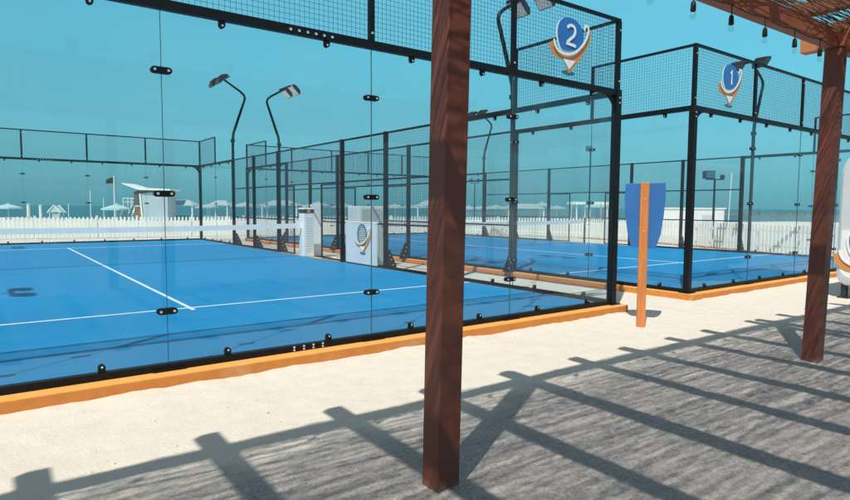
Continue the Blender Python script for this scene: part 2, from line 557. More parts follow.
def back_wall():
    r = empty('glass_wall', (0, 0, 0))
    # corner posts, full height: thick below, slim above
    for u, s_ in ((-.05, 1), (10.05, -1)):
        b = MB().box(u-.05, u+.05, -.05, .05, 0, 3.045)
        # curved gusset under the beam
        g = [(0, 0), (0, -.30)]
        for k in range(1, 7):
            t = PI/2*k/6
            g.append((.30*(1-math.cos(t)), -.30*(1-math.sin(t))))
        g = [(s_*x, z) for x, z in g]
        if s_ < 0: g = g[::-1]
        b.prism(g, (u+s_*.05, 0, 2.96), (1, 0, 0), (0, 0, 1), .02)
        b.box(u-.11, u+.11, -.09, .09, 0.0, .012)
        b.build('corner_post', M['black'], r, bevel=.005)
        MB().box(u-.03, u+.03, -.03, .03, 3.047, 3.98).build('mesh_post', M['black'], r)
        pr = [(.012*math.cos(2*PI*k/8), .012*math.sin(2*PI*k/8)) for k in range(8)]
        for z in (2.86, 2.93, 3.16, 3.86):
            MB().prism(pr, (u, -.0, z), (1, 0, 0), (0, 0, 1), .115 if z < 3 else .075).build('post_bolt', M['bolt'], r)
    MB().box(0.002, 9.998, -.03, .03, 2.965, 3.045).build('beam', M['black'], r)
    MB().box(-.08, 10.08, -.022, .022, 3.982, 4.022).build('top_rail', M['black'], r)
    MB().box(0.002, 9.998, -.035, .035, 0.001, .06).build('base_rail', M['black'], r)
    for i in range(5):
        pane(r, 2*i, 2*i+2, .045, 2.97)
        wires(2*i+(.03 if i else -.02), 2*i+2-(.03 if i < 4 else -.02), 3.047, 3.98).build('mesh_panel', M['wire'], r)
        for du in (.5, 1.5):
            tab(r, 2*i+du, .058, 1); tab(r, 2*i+du, 2.967, -1)
    pr = [(.013*math.cos(2*PI*k/8), .013*math.sin(2*PI*k/8)) for k in range(8)]
    for i in range(1, 5):
        MB().box(2*i-.03, 2*i+.03, -.022, .022, 3.047, 3.98).build('mesh_post', M['black'], r)
        for z in (3.12, 3.9): MB().prism(pr, (2*i, 0, z), (1, 0, 0), (0, 0, 1), .058).build('post_bolt', M['bolt'], r)
        for z in (.5, 1.48, 2.48): clampbar(r, 2*i, z)
        MB().box(2*i-.0019, 2*i+.0019, -.0065, .0065, .062, 2.963).build('glass_seam', M['edge'], r)
        MB().box(2*i-.13, 2*i+.13, -.055, -.037, 0.002, .022).build('joint_plate', M['black'], r)
    # bolted splice in beam and base rail
    for k in range(6): MB().prism(pr, (5.12+k*.085, 0, 3.0), (1, 0, 0), (0, 0, 1), .075).build('splice_bolt', M['bolt'], r)
    for k in range(4):
        for z in (.018, .046):
            MB().prism([(x*.8, y*.8) for x, y in pr], (5.12+k*.1, 0, z), (1, 0, 0), (0, 0, 1), .085).build('splice_bolt', M['bolt'], r)
    return r

def side_wall():
    r = empty('side_fence', (0, 0, 0))
    def end(m):           # m: map from distance-from-the-corner to u
        a, b = sorted((m(0), m(2))); pane(r, a, b, .045, 2.97)
        a, b = sorted((m(2), m(4-.05))); pane(r, a, b, .045, 2.97)
        for d in (.5, 1.5, 2.5, 3.5): tab(r, m(d), .058, 1); tab(r, m(d), 2.967, -1)
        for z in (.5, 1.48, 2.48): clampbar(r, m(2), z)
        MB().box(m(2)-.0019, m(2)+.0019, -.0065, .0065, .062, 2.963).build('glass_seam', M['edge'], r)
        a, b = sorted((m(.05), m(3.95)))
        MB().box(a, b, -.03, .03, 2.965, 3.045).build('beam', M['black'], r)
        a, b = sorted((m(.06), m(1.97)))
        wires(a, b, 3.047, 3.98).build('mesh_panel', M['wire'], r)
        a, b = sorted((m(.024), m(2.02)))
        MB().box(a, b, -.02, .02, 3.982, 4.02).build('top_rail', M['black'], r)
        MB().box(m(2)-.025, m(2)+.025, -.02, .02, 3.047, 3.98).build('mesh_post', M['black'], r)
    end(lambda d: d); end(lambda d: 20-d)
    MB().box(.05, 8, -.03, .03, 0.001, .06).build('base_rail', M['black'], r)
    MB().box(12, 19.95, -.03, .03, 0.001, .06).build('base_rail', M['black'], r)
    for u in (4, 6, 8, 12, 14, 16):
        w = .05 if u in (4, 16) else .04
        MB().box(u-w, u+w, -.045, .045, 0, 3.05).build('post', M['black'], r)
        # gusset foot on the outer side with bolts
        g = MB()
        poly = [(0, 0), (.22, 0), (.22, .05), (.05, .42), (0, .42)]
        g.prism([(-x, z) for x, z in poly][::-1], (u-.03, -.047, .002), (0, 1, 0), (0, 0, 1), .012)
        g.prism([(-x, z) for x, z in poly][::-1], (u+.03, -.047, .002), (0, 1, 0), (0, 0, 1), .012)
        g.box(u-.09, u+.09, -.27, -.046, 0.0, .014)
        o = g.build('foot_gusset', M['black'], r)
        pr = [(.016*math.cos(2*PI*k/8), .016*math.sin(2*PI*k/8)) for k in range(8)]
        for z, y in ((.08, -.17), (.20, -.12), (.30, -.09)):
            MB().prism(pr, (u, y, z), (0, 1, 0), (0, 0, 1), .09).build('gusset_bolt', M['bolt'], o)
    for a, b in ((4, 6), (6, 8), (12, 14), (14, 16)):
        for z in (1.0, 2.0):
            MB().box(a+.05, b-.05, -.018, .018, z-.018, z+.018).build('rail', M['black'], r)
        wires(a+.05, b-.05, .06, 2.99).build('mesh_panel', M['wire'], r)
    for a, b in ((4, 8), (12, 16)):
        MB().box(a+.05, b-.0, -.02, .02, 3.0, 3.04).build('top_rail', M['black'], r) if a == 4 else MB().box(a, b-.05, -.02, .02, 3.0, 3.04).build('top_rail', M['black'], r)
    MB().box(8.041, 11.959, -.02, .02, 3.0, 3.04).build('top_rail', M['black'], r)
    MB().box(8.041, 11.959, -.018, .018, 1.985, 2.02).build('rail', M['black'], r)
    wires(8.05, 11.95, 2.022, 2.998).build('mesh_panel', M['wire'], r)
    for a, b in ((8.045, 9.15), (10.85, 11.955)):
        d = MB()
        d.box(a, a+.035, -.018, .018, .02, 1.98); d.box(b-.035, b, -.018, .018, .02, 1.98)
        for z in (.02, .98, 1.945): d.box(a+.036, b-.036, -.017, .017, z, z+.035)
        do = d.build('gate', M['black'], r)
        wires(a+.036, b-.036, .056, 1.944).build('gate_mesh', M['wire'], do)
        MB().bar((b-.1, -.04, 1.02), (b-.02, -.04, 1.02), .02, .02).build('latch', M['bolt'], do)
    return r

bw = back_wall()
GB = 'glass end walls of the two courts'
bw.location = (-10, 0, 0)
tag(bw, 'clear glass end wall with mesh top bearing the number 2, along the orange kerb by the wooden post', 'glass wall', GB)
def cp(o, loc, rz, label):
    c = copy_tree(o); c.location = loc; c.rotation_euler = (0, 0, rz); c['label'] = label; return c
cp(bw, (0, 20, 0), PI, 'far glass end wall of the left court, in front of the lifeguard hut and white picket fence')
cp(bw, (X1, 0, 0), 0, 'glass end wall with mesh top bearing the number 1, on the right court')
cp(bw, (X1+9.95, 20, 0), PI, 'far glass end wall of the right court, smallest one, seen through several fences')
sw = side_wall()
sw.location = (.05, 0, 0); sw.rotation_euler = (0, 0, PI/2)
GS = 'black mesh side fences with gates'
tag(sw, 'black mesh side fence of the left court, carrying the white logo board', 'fence', GS)
cp(sw, (-10.05, 20, 0), -PI/2, 'side fence on the outer left side of the left court, beyond the picture edge')
cp(sw, (X1-.05, 20, 0), -PI/2, 'side fence of the right court facing the sandy gap between the courts')
cp(sw, (X1+10.0, 0, 0), PI/2, 'side fence on the far right of the right court, in front of the picket fence')

# ------------------------------------------------------------------ nets
def make_net(w):
    r = empty('court_net', (0, 0, 0))
    n_ = 24
    def top(x): t = x/w*2-1; return .92-.04*(1-t*t)
    b = MB()
    for k in range(n_):
        a, c = w*k/n_, w*(k+1)/n_
        b.bar((a, 0, top(a)-.065), (c, 0, top(c)-.065), .012, .13)
    b.build('net_band', M['bandw'], r)
    b = MB(); sp = .045; t = .0014
    k = 1
    while k*sp < w:
        x = k*sp; b.box(x-t/2, x+t/2, -t/2, t/2, .03, top(x)-.131); k += 1
    for j in range(16):
        z = .04+j*sp
        b.box(0, w, t/2, t*1.5, z-t/2, z+t/2)
    b.build('net_mesh', M['net'], r)
    for x in (-.0, w):
        p = MB().tube([(x, 0, 0.0), (x, 0, 1.0)], .04, 10)
        p.build('net_post', M['black'], r)
    return r
nt_ = make_net(9.84); nt_.location = (-9.92, 10, .006)
tag(nt_, 'net with wide white top band across the left blue court', 'net', 'court nets')
c = copy_tree(nt_); c.location = (X1+.05, 10, .006)
c['label'] = 'net with white top band across the right blue court, behind the fences'

# ------------------------------------------------------------------ floodlight poles
def light_pole():
    """leans away from the court, then its arm reaches back over it; +x is over the court"""
    r = empty('light_pole', (0, 0, 0))
    MB().box(-.11, .11, -.11, .11, 0, .016).build('base_plate', M['black'], r)
    MB().tube([(0, 0, .01), (0, 0, 3.75), (-.03, 0, 4.0), (-.42, 0, 5.12), (-.47, 0, 5.27), (-.43, 0, 5.39), (-.3, 0, 5.5), (.30, 0, 5.86)],
              [.05, .05, .05, .042, .042, .04, .038, .035], 10).build('pole', M['black'], r, smooth=True)
    MB().bar((.26, -.5, 5.88), (.26, .5, 5.88), .05, .05).build('cross_arm', M['black'], r)
    MB().box(-.06, .06, -.06, .06, 3.68, 3.78).build('collar', M['black'], r)
    for y in (-.36, .36):
        # flood light housing tilted down over the court
        ax = Vector((math.cos(R_(-44)), 0, math.sin(R_(-44))))*1.08; az = Vector((-ax.z, 0, ax.x))*1.05
        o = Vector((.48, y, 5.78))
        h = MB()
        prof = [(-.20, -.045), (.20, -.045), (.20, .01), (.12, .07), (-.12, .07), (-.20, .01)]
        h.prism(prof, o, ax, az, .40)
        for k in range(-3, 4): h.prism([(-.11, .07), (.11, .07), (.09, .10), (-.09, .10)], o+Vector((0, k*.045, 0)), ax, az, .008)
        f = h.build('floodlight', M['lampshell'], r)
        MB().prism([(-.18, -.052), (.18, -.052), (.18, -.046), (-.18, -.046)], o, ax, az, .36).build('lens', M['lens'], f)
        br = MB()
        for s_ in (-1, 1):
            br.bar(o+Vector((0, s_*.185, 0)), Vector((.27, y+s_*.185, 5.90)), .012, .04)
        br.bar(Vector((.27, y-.19, 5.90)), Vector((.27, y+.19, 5.90)), .03, .02)
        br.build('lamp_bracket', M['bolt'], f)
    return r
lp = light_pole()
GL = 'bent floodlight poles around the courts'
lp.location = (.14, 4, 0); lp.rotation_euler = (0, 0, PI)
tag(lp, 'bent floodlight pole mostly hidden behind the nearest dark wooden post', 'floodlight pole', GL)
cp(lp, (.14, 16.25, 0), PI, 'bent floodlight pole with twin lamps turned left, left one of the pair behind the net')
cp(lp, (-10.55, 4, -.1), 0, 'floodlight pole off the left edge that throws the forked shadow on the blue court')
cp(lp, (-10.14, 16, 0), 0, 'bent floodlight pole on the far outer left of the left court')
cp(lp, (X1-.14, 4, 0), 0, 'tall bent floodlight pole just left of the number 2 sign')
cp(lp, (X1-.14, 16.45, 0), 0, 'bent floodlight pole with twin lamps turned right, right one of the pair behind the net')
cp(lp, (X1+10.09, 3.75, 0), PI, 'bent floodlight pole right of the number 1 sign')
cp(lp, (X1+10.09, 16.2, 0), PI, 'small distant bent floodlight pole right of the dark wooden post')

# ------------------------------------------------------------------ number signs
def ell(cx, cy, rx, ry, n_=28, rot=0, a0=0, a1=2*PI):
    out = []
    for k in range(n_):
        t = a0+(a1-a0)*k/(n_ if a1-a0 > 6.28 else n_-1)
        x, y = rx*math.cos(t), ry*math.sin(t)
        out.append((cx+x*math.cos(rot)-y*math.sin(rot), cy+x*math.sin(rot)+y*math.cos(rot)))
    return out
def stroke(b, pts, w, o, ax, ay, th):
    """one continuous ribbon with mitred joints"""
    P_ = [Vector(p) for p in pts]
    closed = (P_[0]-P_[-1]).length < 1e-5
    if closed: P_ = P_[:-1]
    k = len(P_)
    lft, rgt = [], []
    for i in range(k):
        a = P_[(i-1) % k] if (closed or i > 0) else None
        c = P_[(i+1) % k] if (closed or i < k-1) else None
        d1 = (P_[i]-a).normalized() if a is not None else None
        d2 = (c-P_[i]).normalized() if c is not None else None
        d1 = d1 or d2; d2 = d2 or d1
        n1 = Vector((-d1.y, d1.x)); n2 = Vector((-d2.y, d2.x))
        m_ = (n1+n2)
        m_ = m_.normalized() if m_.length > .2 else n1
        f = min(1.8, 1/max(.3, m_.dot(n1)))
        lft.append(P_[i]+m_*(w/2*f)); rgt.append(P_[i]-m_*(w/2*f))
    o = Vector(o); ax = Vector(ax); ay = Vector(ay); nn = ax.cross(ay).normalized()
    i0 = len(b.v)
    for sg in (-.5, .5):
        for row_ in (lft, rgt):
            for q in row_: b.v.append(tuple(o+ax*q.x+ay*q.y+nn*(sg*th)))
    A, B, C_, D_ = i0, i0+k, i0+2*k, i0+3*k
    for i in range(k if closed else k-1):
        j = (i+1) % k
        b.f += [(A+i, A+j, B+j, B+i), (C_+j, C_+i, D_+i, D_+j), (A+j, A+i, C_+i, C_+j), (B+i, B+j, D_+j, D_+i)]
    if not closed:
        b.f += [(A, B, D_, C_), (B+k-1, A+k-1, C_+k-1, D_+k-1)]
def bez(p0, p1, p2, p3, n_=10):
    out = []
    for k in range(n_+1):
        t = k/n_; u = 1-t
        out.append(tuple(u**3*a+3*u*u*t*b_+3*u*t*t*c_+t**3*d for a, b_, c_, d in zip(p0, p1, p2, p3)))
    return out
def emblem(parent, digit, o, ax, ay, s, white_face='sign_white', head='sign_blue', open_face=False):
    """racket head over a pin shape with a sweeping ring; unit square about +-.5"""
    ax = Vector(ax)*s; ay = Vector(ay)*s
    nn = Vector(ax).cross(Vector(ay)).normalized()
    L = lambda k: Vector(o)+nn*k*.006
    T = .004/1
    b = MB().prism(ell(-.02, -.50, .19, .045), L(0), ax, ay, .004)
    b.build('ground_spot', M['sign_shadow'], parent)
    b = MB()      # orange pin wedge with swoosh
    po = bez((-.55, -.02), (-.57, -.16), (-.46, -.28), (-.20, -.27), 7)+bez((-.20, -.27), (-.12, -.34), (-.08, -.42), (-.03, -.50), 4)[1:]+[(.02, -.50)] \
        + bez((.02, -.50), (.14, -.34), (.60, -.02), (.61, .34), 10)[1:]+[(.52, .42)]+bez((.52, .42), (.55, .20), (.30, -.02), (.16, -.12), 7)[1:] \
        + bez((.16, -.12), (-.02, -.24), (-.40, -.22), (-.47, .02), 8)[1:]
    b.prism(po, L(1), ax, ay, .004)
    b.build('pin', M['sign_orange'], parent)
    b = MB().prism([(-.19, -.265), (.16, -.265), (-.01, -.44)], L(2), ax, ay, .004)
    b.build('triangle', M[white_face], parent)
    if open_face:
        b = MB()
        rr = ell(-.03, .16, .30, .36, 30, .12)
        stroke(b, rr+[rr[0]], .045, L(3), ax, ay, .004)
        for k in range(7):
            z = -.06+k*.075
            wv = .27*math.sqrt(max(0, 1-((z-.16)/.34)**2))
            b.prism([(-.03-wv, z), (-.03+wv, z), (-.03+wv, z+.018), (-.03-wv, z+.018)], L(3), ax, ay, .003)
        b.build('racket_head', M['teal_dark'], parent)
    else:
        egg = bez((-.29, -.13), (-.50, .12), (-.44, .50), (-.03, .50), 12)+bez((-.03, .50), (.30, .50), (.52, .26), (.37, .03), 10)[1:] \
            + bez((.37, .03), (.22, -.14), (-.12, -.20), (-.29, -.13), 8)[1:-1]
        egg = [(x*.89-.005, .5-(.5-y)*.93) for x, y in egg]
        MB().prism([(x*1.03-.022, y*1.02-.018) for x, y in egg], L(2.5), ax, ay, .003).build('outline', M[white_face], parent)
        MB().prism(egg, L(3.4), ax, ay, .004).build('racket_head', M[head], parent)
    b = MB()      # white ring
    rg = bez((-.49, .02), (-.50, -.20), (-.16, -.28), (.16, -.12), 10)+bez((.16, -.12), (.40, .02), (.60, .30), (.50, .40), 8)[1:]+[(.42, .40), (.40, .30)]
    rg = [(x*.95, y+.025) for x, y in rg]
    stroke(b, rg, .045, L(4.4), ax, ay, .003)
    b.build('ring', M[white_face], parent)
    if digit:
        b = MB()
        if digit == '2':
            st = bez((-.12, .30), (-.05, .40), (.13, .38), (.10, .24), 8)+bez((.10, .24), (.08, .14), (-.10, .10), (-.11, .02), 7)[1:]+[(.13, .0)]
        else:
            st = [(-.05, .27), (.01, .33), (.01, .01)]
        stroke(b, st, .055, L(5.2), ax, ay, .004)
        b.build('number', M[white_face], parent)
for dg, x, z in (('2', -1.05, 3.465), ('1', 3.08, 3.475)):
    r = empty('court_sign', (x, -.055, z))
    emblem(r, dg, (0, 0, 0), (1, 0, 0), (0, 0, 1), .69)
    tag(r, 'blue and orange racket shaped sign with a white %s on the mesh above the glass' % dg, 'court sign', 'numbered court signs')
    b = MB()
    for dx, dz in ((-.15, .2), (.15, .2), (0, -.2)): b.box(dx-.02, dx+.02, .003, .033, dz-.01, dz+.01)
    b.build('fixing_clip', M['black'], r)

# ------------------------------------------------------------------ white boards and boxes by the gate
r = empty('logo_board', (-.012, 6.98, .008))
MB().box(-.012, .012, -.72, .72, .03, 1.0).build('panel', M['board_white'], r, bevel=.004)
MB().box(-.018, .018, -.74, .74, 1.002, 1.03).build('frame', M['white'], r)
e = empty('emblem', (-.02, -.12, .62)); e.parent = r
emblem(e, None, (0, 0, 0), (0, -1, 0), (0, 0, 1), .66, 'sign_white', open_face=True)
tag(r, 'white board with dark racket emblem and orange swoosh fixed to the side fence', 'board')
r = empty('storage_cabinet', (.42, 7.45, -.1))
MB().box(-.36, .36, -.3, .3, .06, 1.5).build('body', M['white'], r, bevel=.02)
MB().box(-.33, .33, -.318, -.303, .12, 1.44).build('door', M['board_white'], r, bevel=.006)
MB().bar((.26, -.34, .8), (.26, -.34, 1.0), .02, .02).build('handle', M['bolt'], r)
MB().box(-.30, .30, -.25, .25, 0, .06).build('plinth', M['rubber'], r)
tag(r, 'tall plain white cabinet standing in the sandy gap behind the logo board', 'cabinet')
r = empty('ball_box', (.0, 10.0, .006))
b = MB().box(-.13, .17, -.16, .16, 0, 1.20); b.build('body', M['white'], r, bevel=.015)
MB().box(-.135, .175, -.165, .165, 1.203, 1.30).build('dark_band', M['rubber'], r)
MB().box(-.03, .06, -.169, -.166, 1.205, 1.298).build('orange_mark', M['sign_orange'], r)
MB().box(-.14, .18, -.17, .17, 1.303, 1.345).build('lid', M['white'], r, bevel=.006)
b = MB()
for k in range(14): b.box(-.05, .13, -.164, -.161, .14+k*.07, .165+k*.07)
b.build('rule_text_panel', M['board_white'], r)
tag(r, 'tall white box with dark band under its lid, at the end of the net', 'box')
r = empty('notice_panel', (.62, 10.6, -.1))
MB().box(-.18, .18, -.05, .05, 0.05, 1.55).build('panel', M['white'], r, bevel=.01)
MB().box(-.22, .22, -.12, .12, 0, .05).build('foot', M['rubber'], r)
tag(r, 'narrow white upright panel just right of the white net box', 'panel')

# ------------------------------------------------------------------ paddle signpost
r = empty('paddle_sign', (-.62, -.93, -.1), math.atan2(CAM.y+.93, CAM.x+.62)+PI/2+.10)
MB().box(-.052, .052, -.03, .03, -.05, 1.80).build('post', M['orange_post'], r, bevel=.006)
pl_ = [(-.225, 1.79), (-.23, 1.60), (-.218, 1.40), (-.185, 1.18), (-.14, 1.0), (.15, .98), (.205, 1.16), (.235, 1.40), (.25, 1.62), (.245, 1.80)]
MB().prism(pl_, (0, .045, 0), (1, 0, 0), (0, 0, 1), .022).build('paddle_board', M['blue_sign'], r, bevel=.004)
b = MB()
for z in (1.2, 1.6):
    b.prism([(.01*math.cos(k), .01*math.sin(k)+z) for k in [2*PI*i/8 for i in range(8)]], (0, -.031, 0), (1, 0, 0), (0, 0, 1), .006)
b.build('screw', M['bolt'], r)
tag(r, 'upright orange plank with a blue paddle shaped board behind its top, standing in the sand', 'signpost')

# ------------------------------------------------------------------ pergola
PR = empty('pergola', (-5.30, -2.865, -.1), R_(-1.0))
W = .071
def ppost(x, y):
    k_ = .02 if x == 4.585 else 0
    b = MB().box(x-W, x+W, y-W, y+W, -.04, 2.985)
    b.v = [(vx+(-.02-k_ if vz < 1 else .02), vy+(.012+k_ if vz < 1 else -.012), vz) for vx, vy, vz in b.v]
    b.build('post', M['wood'], PR, bevel=.006)
for x in (-9.16, -4.58, 0, 4.585, 9.16):
    for y in (0, -3.6): ppost(x, y)
for y in (0, -3.6):
    MB().box(-11.4, 11.4, y-.05, y+.05, 2.987, 3.15).build('beam', M['woodx'], PR, bevel=.005)
for x in (-9.16, -4.58, 0, 4.585, 9.16):
    MB().box(x-.06, x+.06, .052, .27, 2.99, 3.145).build('beam_end', M['woody'], PR, bevel=.004)
    MB().box(x-.06, x+.06, -3.548, -.052, 2.99, 3.145).build('tie_beam', M['woodx'], PR, bevel=.004)
RAFT = [-11.0, -10.15, -9.3, -8.42, -7.58, -6.72, -5.83, -4.66, -3.70, -2.76, -1.86, -1.02, -.15, .77, 1.55, 2.40, 3.15, 4.22, 5.1, 6.0, 6.85, 7.75, 8.6, 9.45, 10.3, 11.1]
for rx in RAFT:
    MB().box(rx-.055, rx+.055, -4.6, .21, 3.24, 3.36).build('rafter', M['woodx'], PR, bevel=.004)
# reed mat of loose stems between beams and rafters
rd = MB()
rng = random.Random(11)
y = .035
row = 0
while y > -4.6:
    row += 1
    x = -11.3 + rng.random()*.8
    while x < 11.3:
        L = .7+rng.random()*1.6
        xm = x+L/2
        q = noise.noise(Vector((xm*.5, y*3.2, 1.7))) + .8*noise.noise(Vector((xm*1.1, y*11, 8.3)))
        keep = .93-.65*max(0, min(1, (q-.22)*1.5))
        if rng.random() < keep or y > -.02:
            t = .0012+rng.random()*.0008 - .0004*max(-1, min(1, q))
            dy = rng.gauss(0, .085)*L; dz = (rng.random()-.5)*.014
            zz = 3.182+rng.random()*.052
            y2 = min(y+dy, .05)
            rd.bar((x, y, zz), (min(x+L, 11.35), y2, zz+dz), t*2, t*2)
        x += L*(.94+.1*rng.random())
    y -= .0052
for k in range(500):      # frayed ends hanging below
    x = rng.uniform(-3.5, 3); y = rng.uniform(-1.6, -.06)
    a = rng.uniform(-.5, .5); L = rng.uniform(.06, .28)
    z = 3.172
    rd.tube([(x, y, z+.01), (x+math.cos(a)*L*.6, y+math.sin(a)*L*.6, z-.004), (x+math.cos(a)*L, y+math.sin(a)*L, z-rng.uniform(.005, .05))], [.0028, .0024, .0012], 4)
rd.build('reed_mat', M['reed'], PR)
tag(PR, 'dark red brown timber pergola with a reed mat roof, its post in the foreground', 'pergola')

# string lights on the inner edge of the beam
SL = empty('string_lights', (-5.30, -2.865-.075, -.1), R_(-1.0))
pts = []
bx0 = -2.06+.26
bulbs = []
k = 0
for i in range(-12, 22):
    bulbs.append(-.0 + .06 + i*.508)
for a_, c_ in zip(bulbs, bulbs[1:]):
    for j in range(6):
        t = j/6
        pts.append((a_+(c_-a_)*t, 0.012 if abs(a_) < 9 else 0, 2.99-.02*4*t*(1-t)))
MB().tube(pts, .0035, 5).build('wire', M['cord'], SL)
for x in bulbs:
    if x < -3 or x > 6: continue
    jx = random.uniform(-.012, .012)
    MB().tube([(x, .012, 2.99), (x+jx*.5, .010, 2.95), (x+jx, .008, 2.905)], .004, 5).build('drop_wire', M['cord'], SL)
    so = MB().lathe([(.002, .0), (.012, -.002), (.017, -.02), (.019, -.065), (.016, -.072), (.001, -.072)], 12, (x+jx, .008, 2.91)).build('socket', M['cord'], SL, smooth=True)
    MB().lathe([(.011, 0), (.017, -.012), (.0205, -.028), (.018, -.042), (.010, -.051), (.001, -.053)], 12, (x+jx, .008, 2.838)).build('bulb', M['bulbglass'], SL, smooth=True)
tag(SL, 'string of small clear bulbs in black sockets hanging along the pergola beam', 'string lights')

# ------------------------------------------------------------------ white rounded trailer at the right edge
r = empty('rounded_trailer', (4.28, -2.00, -.1))
prof = []
def corner(cx, cz, rr, a0, n_=7): return [(cx+rr*math.cos(R_(a0+90*k/(n_-1))), cz+rr*math.sin(R_(a0+90*k/(n_-1)))) for k in range(n_)]
prof = corner(.66-.20, .20+.20, .20, -90)+corner(.66-.42, 2.50-.42, .42, 0, 9)+corner(-.66+.42, 2.50-.42, .42, 90, 9)+corner(-.66+.20, .40, .20, 180)
def sect(b, x, sc):
    s0 = len(b.v)
    for (y, z) in prof: b.v.append((x, y*sc, 1.35+(z-1.35)*sc))
    return s0
b = MB(); n_ = len(prof)
rings = [sect(b, x, sc) for x, sc in ((.0, .90), (.025, .96), (.08, .99), (.16, 1.0), (2.7, 1.0), (2.8, .98), (2.86, .9))]
for p, q in zip(rings, rings[1:]):
    for k in range(n_): b.f.append((p+k, q+k, q+(k+1) % n_, p+(k+1) % n_))
b.f.append(tuple(rings[0]+k for k in range(n_))); b.f.append(tuple(rings[-1]+k for k in range(n_))[::-1])
body = b.build('body', M['silver'], r, smooth=False)
# white lower nose panel
pw = [(y*.875, 1.35+(z-1.35)*.875) for y, z in corner(.66-.20, .40, .20, -90)]+[(.5775, 1.14), (-.5775, 1.14)]+[(y*.875, 1.35+(z-1.35)*.875) for y, z in corner(-.66+.20, .40, .20, 180)]
MB().prism([(y, z) for y, z in pw], (-.004, 0, 0), (0, 1, 0), (0, 0, 1), .008).build('nose_panel', M['white'], r)
e = empty('emblem', (-.012, .03, .76)); e.parent = r
emblem(e, None, (0, 0, 0), (0, -1, 0), (0, 0, 1), 1.16)
for y in (-.54, .54):
    b = MB().box(.10, .18, y-.04, y+.04, .02, .26); b.box(.06, .22, y-.08, y+.08, 0, .02)
    b.build('jack_leg', M['lampshell'], r)
for y in (-.60, .60):
    MB().tube([(1.5, y-.09, .30), (1.5, y+.09, .30)], .30, 20).build('wheel', M['rubber'], r)
tag(r, 'white and silver trailer with rounded top and racket emblem, cut by the right picture edge', 'trailer')

# ------------------------------------------------------------------ picket fence
def picket(pts, label):
    a0 = Vector((*pts[0], -.1))
    r = empty('picket_fence', a0)
    pk = MB(); rl = MB()
    for (p, q) in zip(pts, pts[1:]):
        p = Vector((*p, 0))-Vector((a0.x, a0.y, 0)); q = Vector((*q, 0))-Vector((a0.x, a0.y, 0))
        L = (q-p).length; d = (q-p)/L; nn = Vector((-d.y, d.x, 0))
        s_ = .04
        while s_ < L-.04:
            c = p+d*s_
            w_ = .045; h = .98+random.uniform(-.012, .012)
            poly = [(-w_, .05), (w_, .05), (w_, h-.04), (0, h), (-w_, h-.04)]
            pk.prism(poly, c+nn*.016, d, (0, 0, 1), .016)
            s_ += .165
        for z in (.26, .76):
            rl.bar(p+Vector((0, 0, z))-nn*.012, q+Vector((0, 0, z))-nn*.012, .03, .075)
        k = 0
        while k*2.4 < L:
            c = p+d*(k*2.4)-nn*.07
            MB().box(c.x-.04, c.x+.04, c.y-.04, c.y+.04, -.05, 1.03).build('fence_post', M['fence_white'], r)
            k += 1
    pk.build('pickets', M['fence_white'], r); rl.build('rail', M['fence_white'], r)
    tag(r, label, 'picket fence')
picket([(14.2, 21.6), (13.3, 21.75), (8, 23.1), (-3, 25.4), (-16, 28.0)], 'long white picket fence across the back, behind the far glass walls of the courts')
picket([(12.9, -3.0), (13.2, 2.3), (15.6, 7.4), (17.0, 14.0), (14.2, 21.6)], 'white picket fence on the right, close behind the side of the right court')

# gravel strip at its foot
gr = MB(); rg_ = random.Random(5)
def gline(a, b_, n_):
    a = Vector(a); b_ = Vector(b_); d = (b_-a); nn = Vector((-d.y, d.x)).normalized()
    for k in range(n_):
        p = a+d*rg_.random()+nn*rg_.uniform(-.15, .5)
        s_ = rg_.uniform(.02, .055)
        z = -.1
        i0 = len(gr.v)
        gr.v += [(p.x-s_, p.y-s_*.7, z-.01), (p.x+s_, p.y-s_*.8, z-.01), (p.x+s_*.8, p.y+s_, z-.01), (p.x-s_*.9, p.y+s_*.7, z-.01), (p.x+rg_.uniform(-.3, .3)*s_, p.y, z+s_*.9)]
        gr.f += [(i0, i0+1, i0+4), (i0+1, i0+2, i0+4), (i0+2, i0+3, i0+4), (i0+3, i0, i0+4)]
gline((13.2, 2.3), (15.6, 7.4), 900); gline((15.6, 7.4), (17.0, 14), 700)
M['gravel'] = plain('gravel', (.36, .22, .18), .9, 0, .5, 3)
tag(gr.build('gravel', M['gravel']), 'reddish gravel scattered along the foot of the picket fence', 'gravel', kind='stuff')

# ------------------------------------------------------------------ beach
def px(depth, n): return n*depth/F        # metres for n photo pixels at a depth
# lifeguard tower
D0 = 58
o = far(155, D0); rz = math.atan2(CR.y, CR.x)
r = empty('lifeguard_tower', o, rz)
b = MB()   # main leaning cabin side panel
b.prism([(-.55, 0), (1.75, 0), (1.75, 2.95), (-.75, 2.65), (-.62, 1.2)], (0, -.9, 0), (1, 0, 0), (0, 0, 1), .08)
b.prism([(-.55, 0), (1.75, 0), (1.75, 2.95), (-.75, 2.65), (-.62, 1.2)], (0, .9, 0), (1, 0, 0), (0, 0, 1), .08)
b.box(1.70, 1.78, -.86, .86, 0, 2.9)
b.build('cabin_wall', M['tower'], r)
b = MB().bar((-.66, -.96, 0), (-.86, -.96, 2.62), .08, .14); b.build('corner_trim', M['white'], r)
MB().box(-1.4, -.62, -.8, .8, 1.42, 1.52).build('deck', M['white'], r)
MB().box(-1.45, -.70, -.85, -.78, .02, 1.41).build('brown_panel', M['brown_wood'], r)
MB().box(-1.50, -.82, -.84, .72, 1.55, 2.85).build('window_bay', M['darkroom'], r)
b = MB()
b.prism([(-2.35, 3.52), (-.8, 2.98), (2.15, 2.92), (2.15, 3.08), (-.8, 3.18), (-2.4, 3.62)], (0, 0, 0), (1, 0, 0), (0, 0, 1), 2.5)
b.build('roof', M['white'], r)
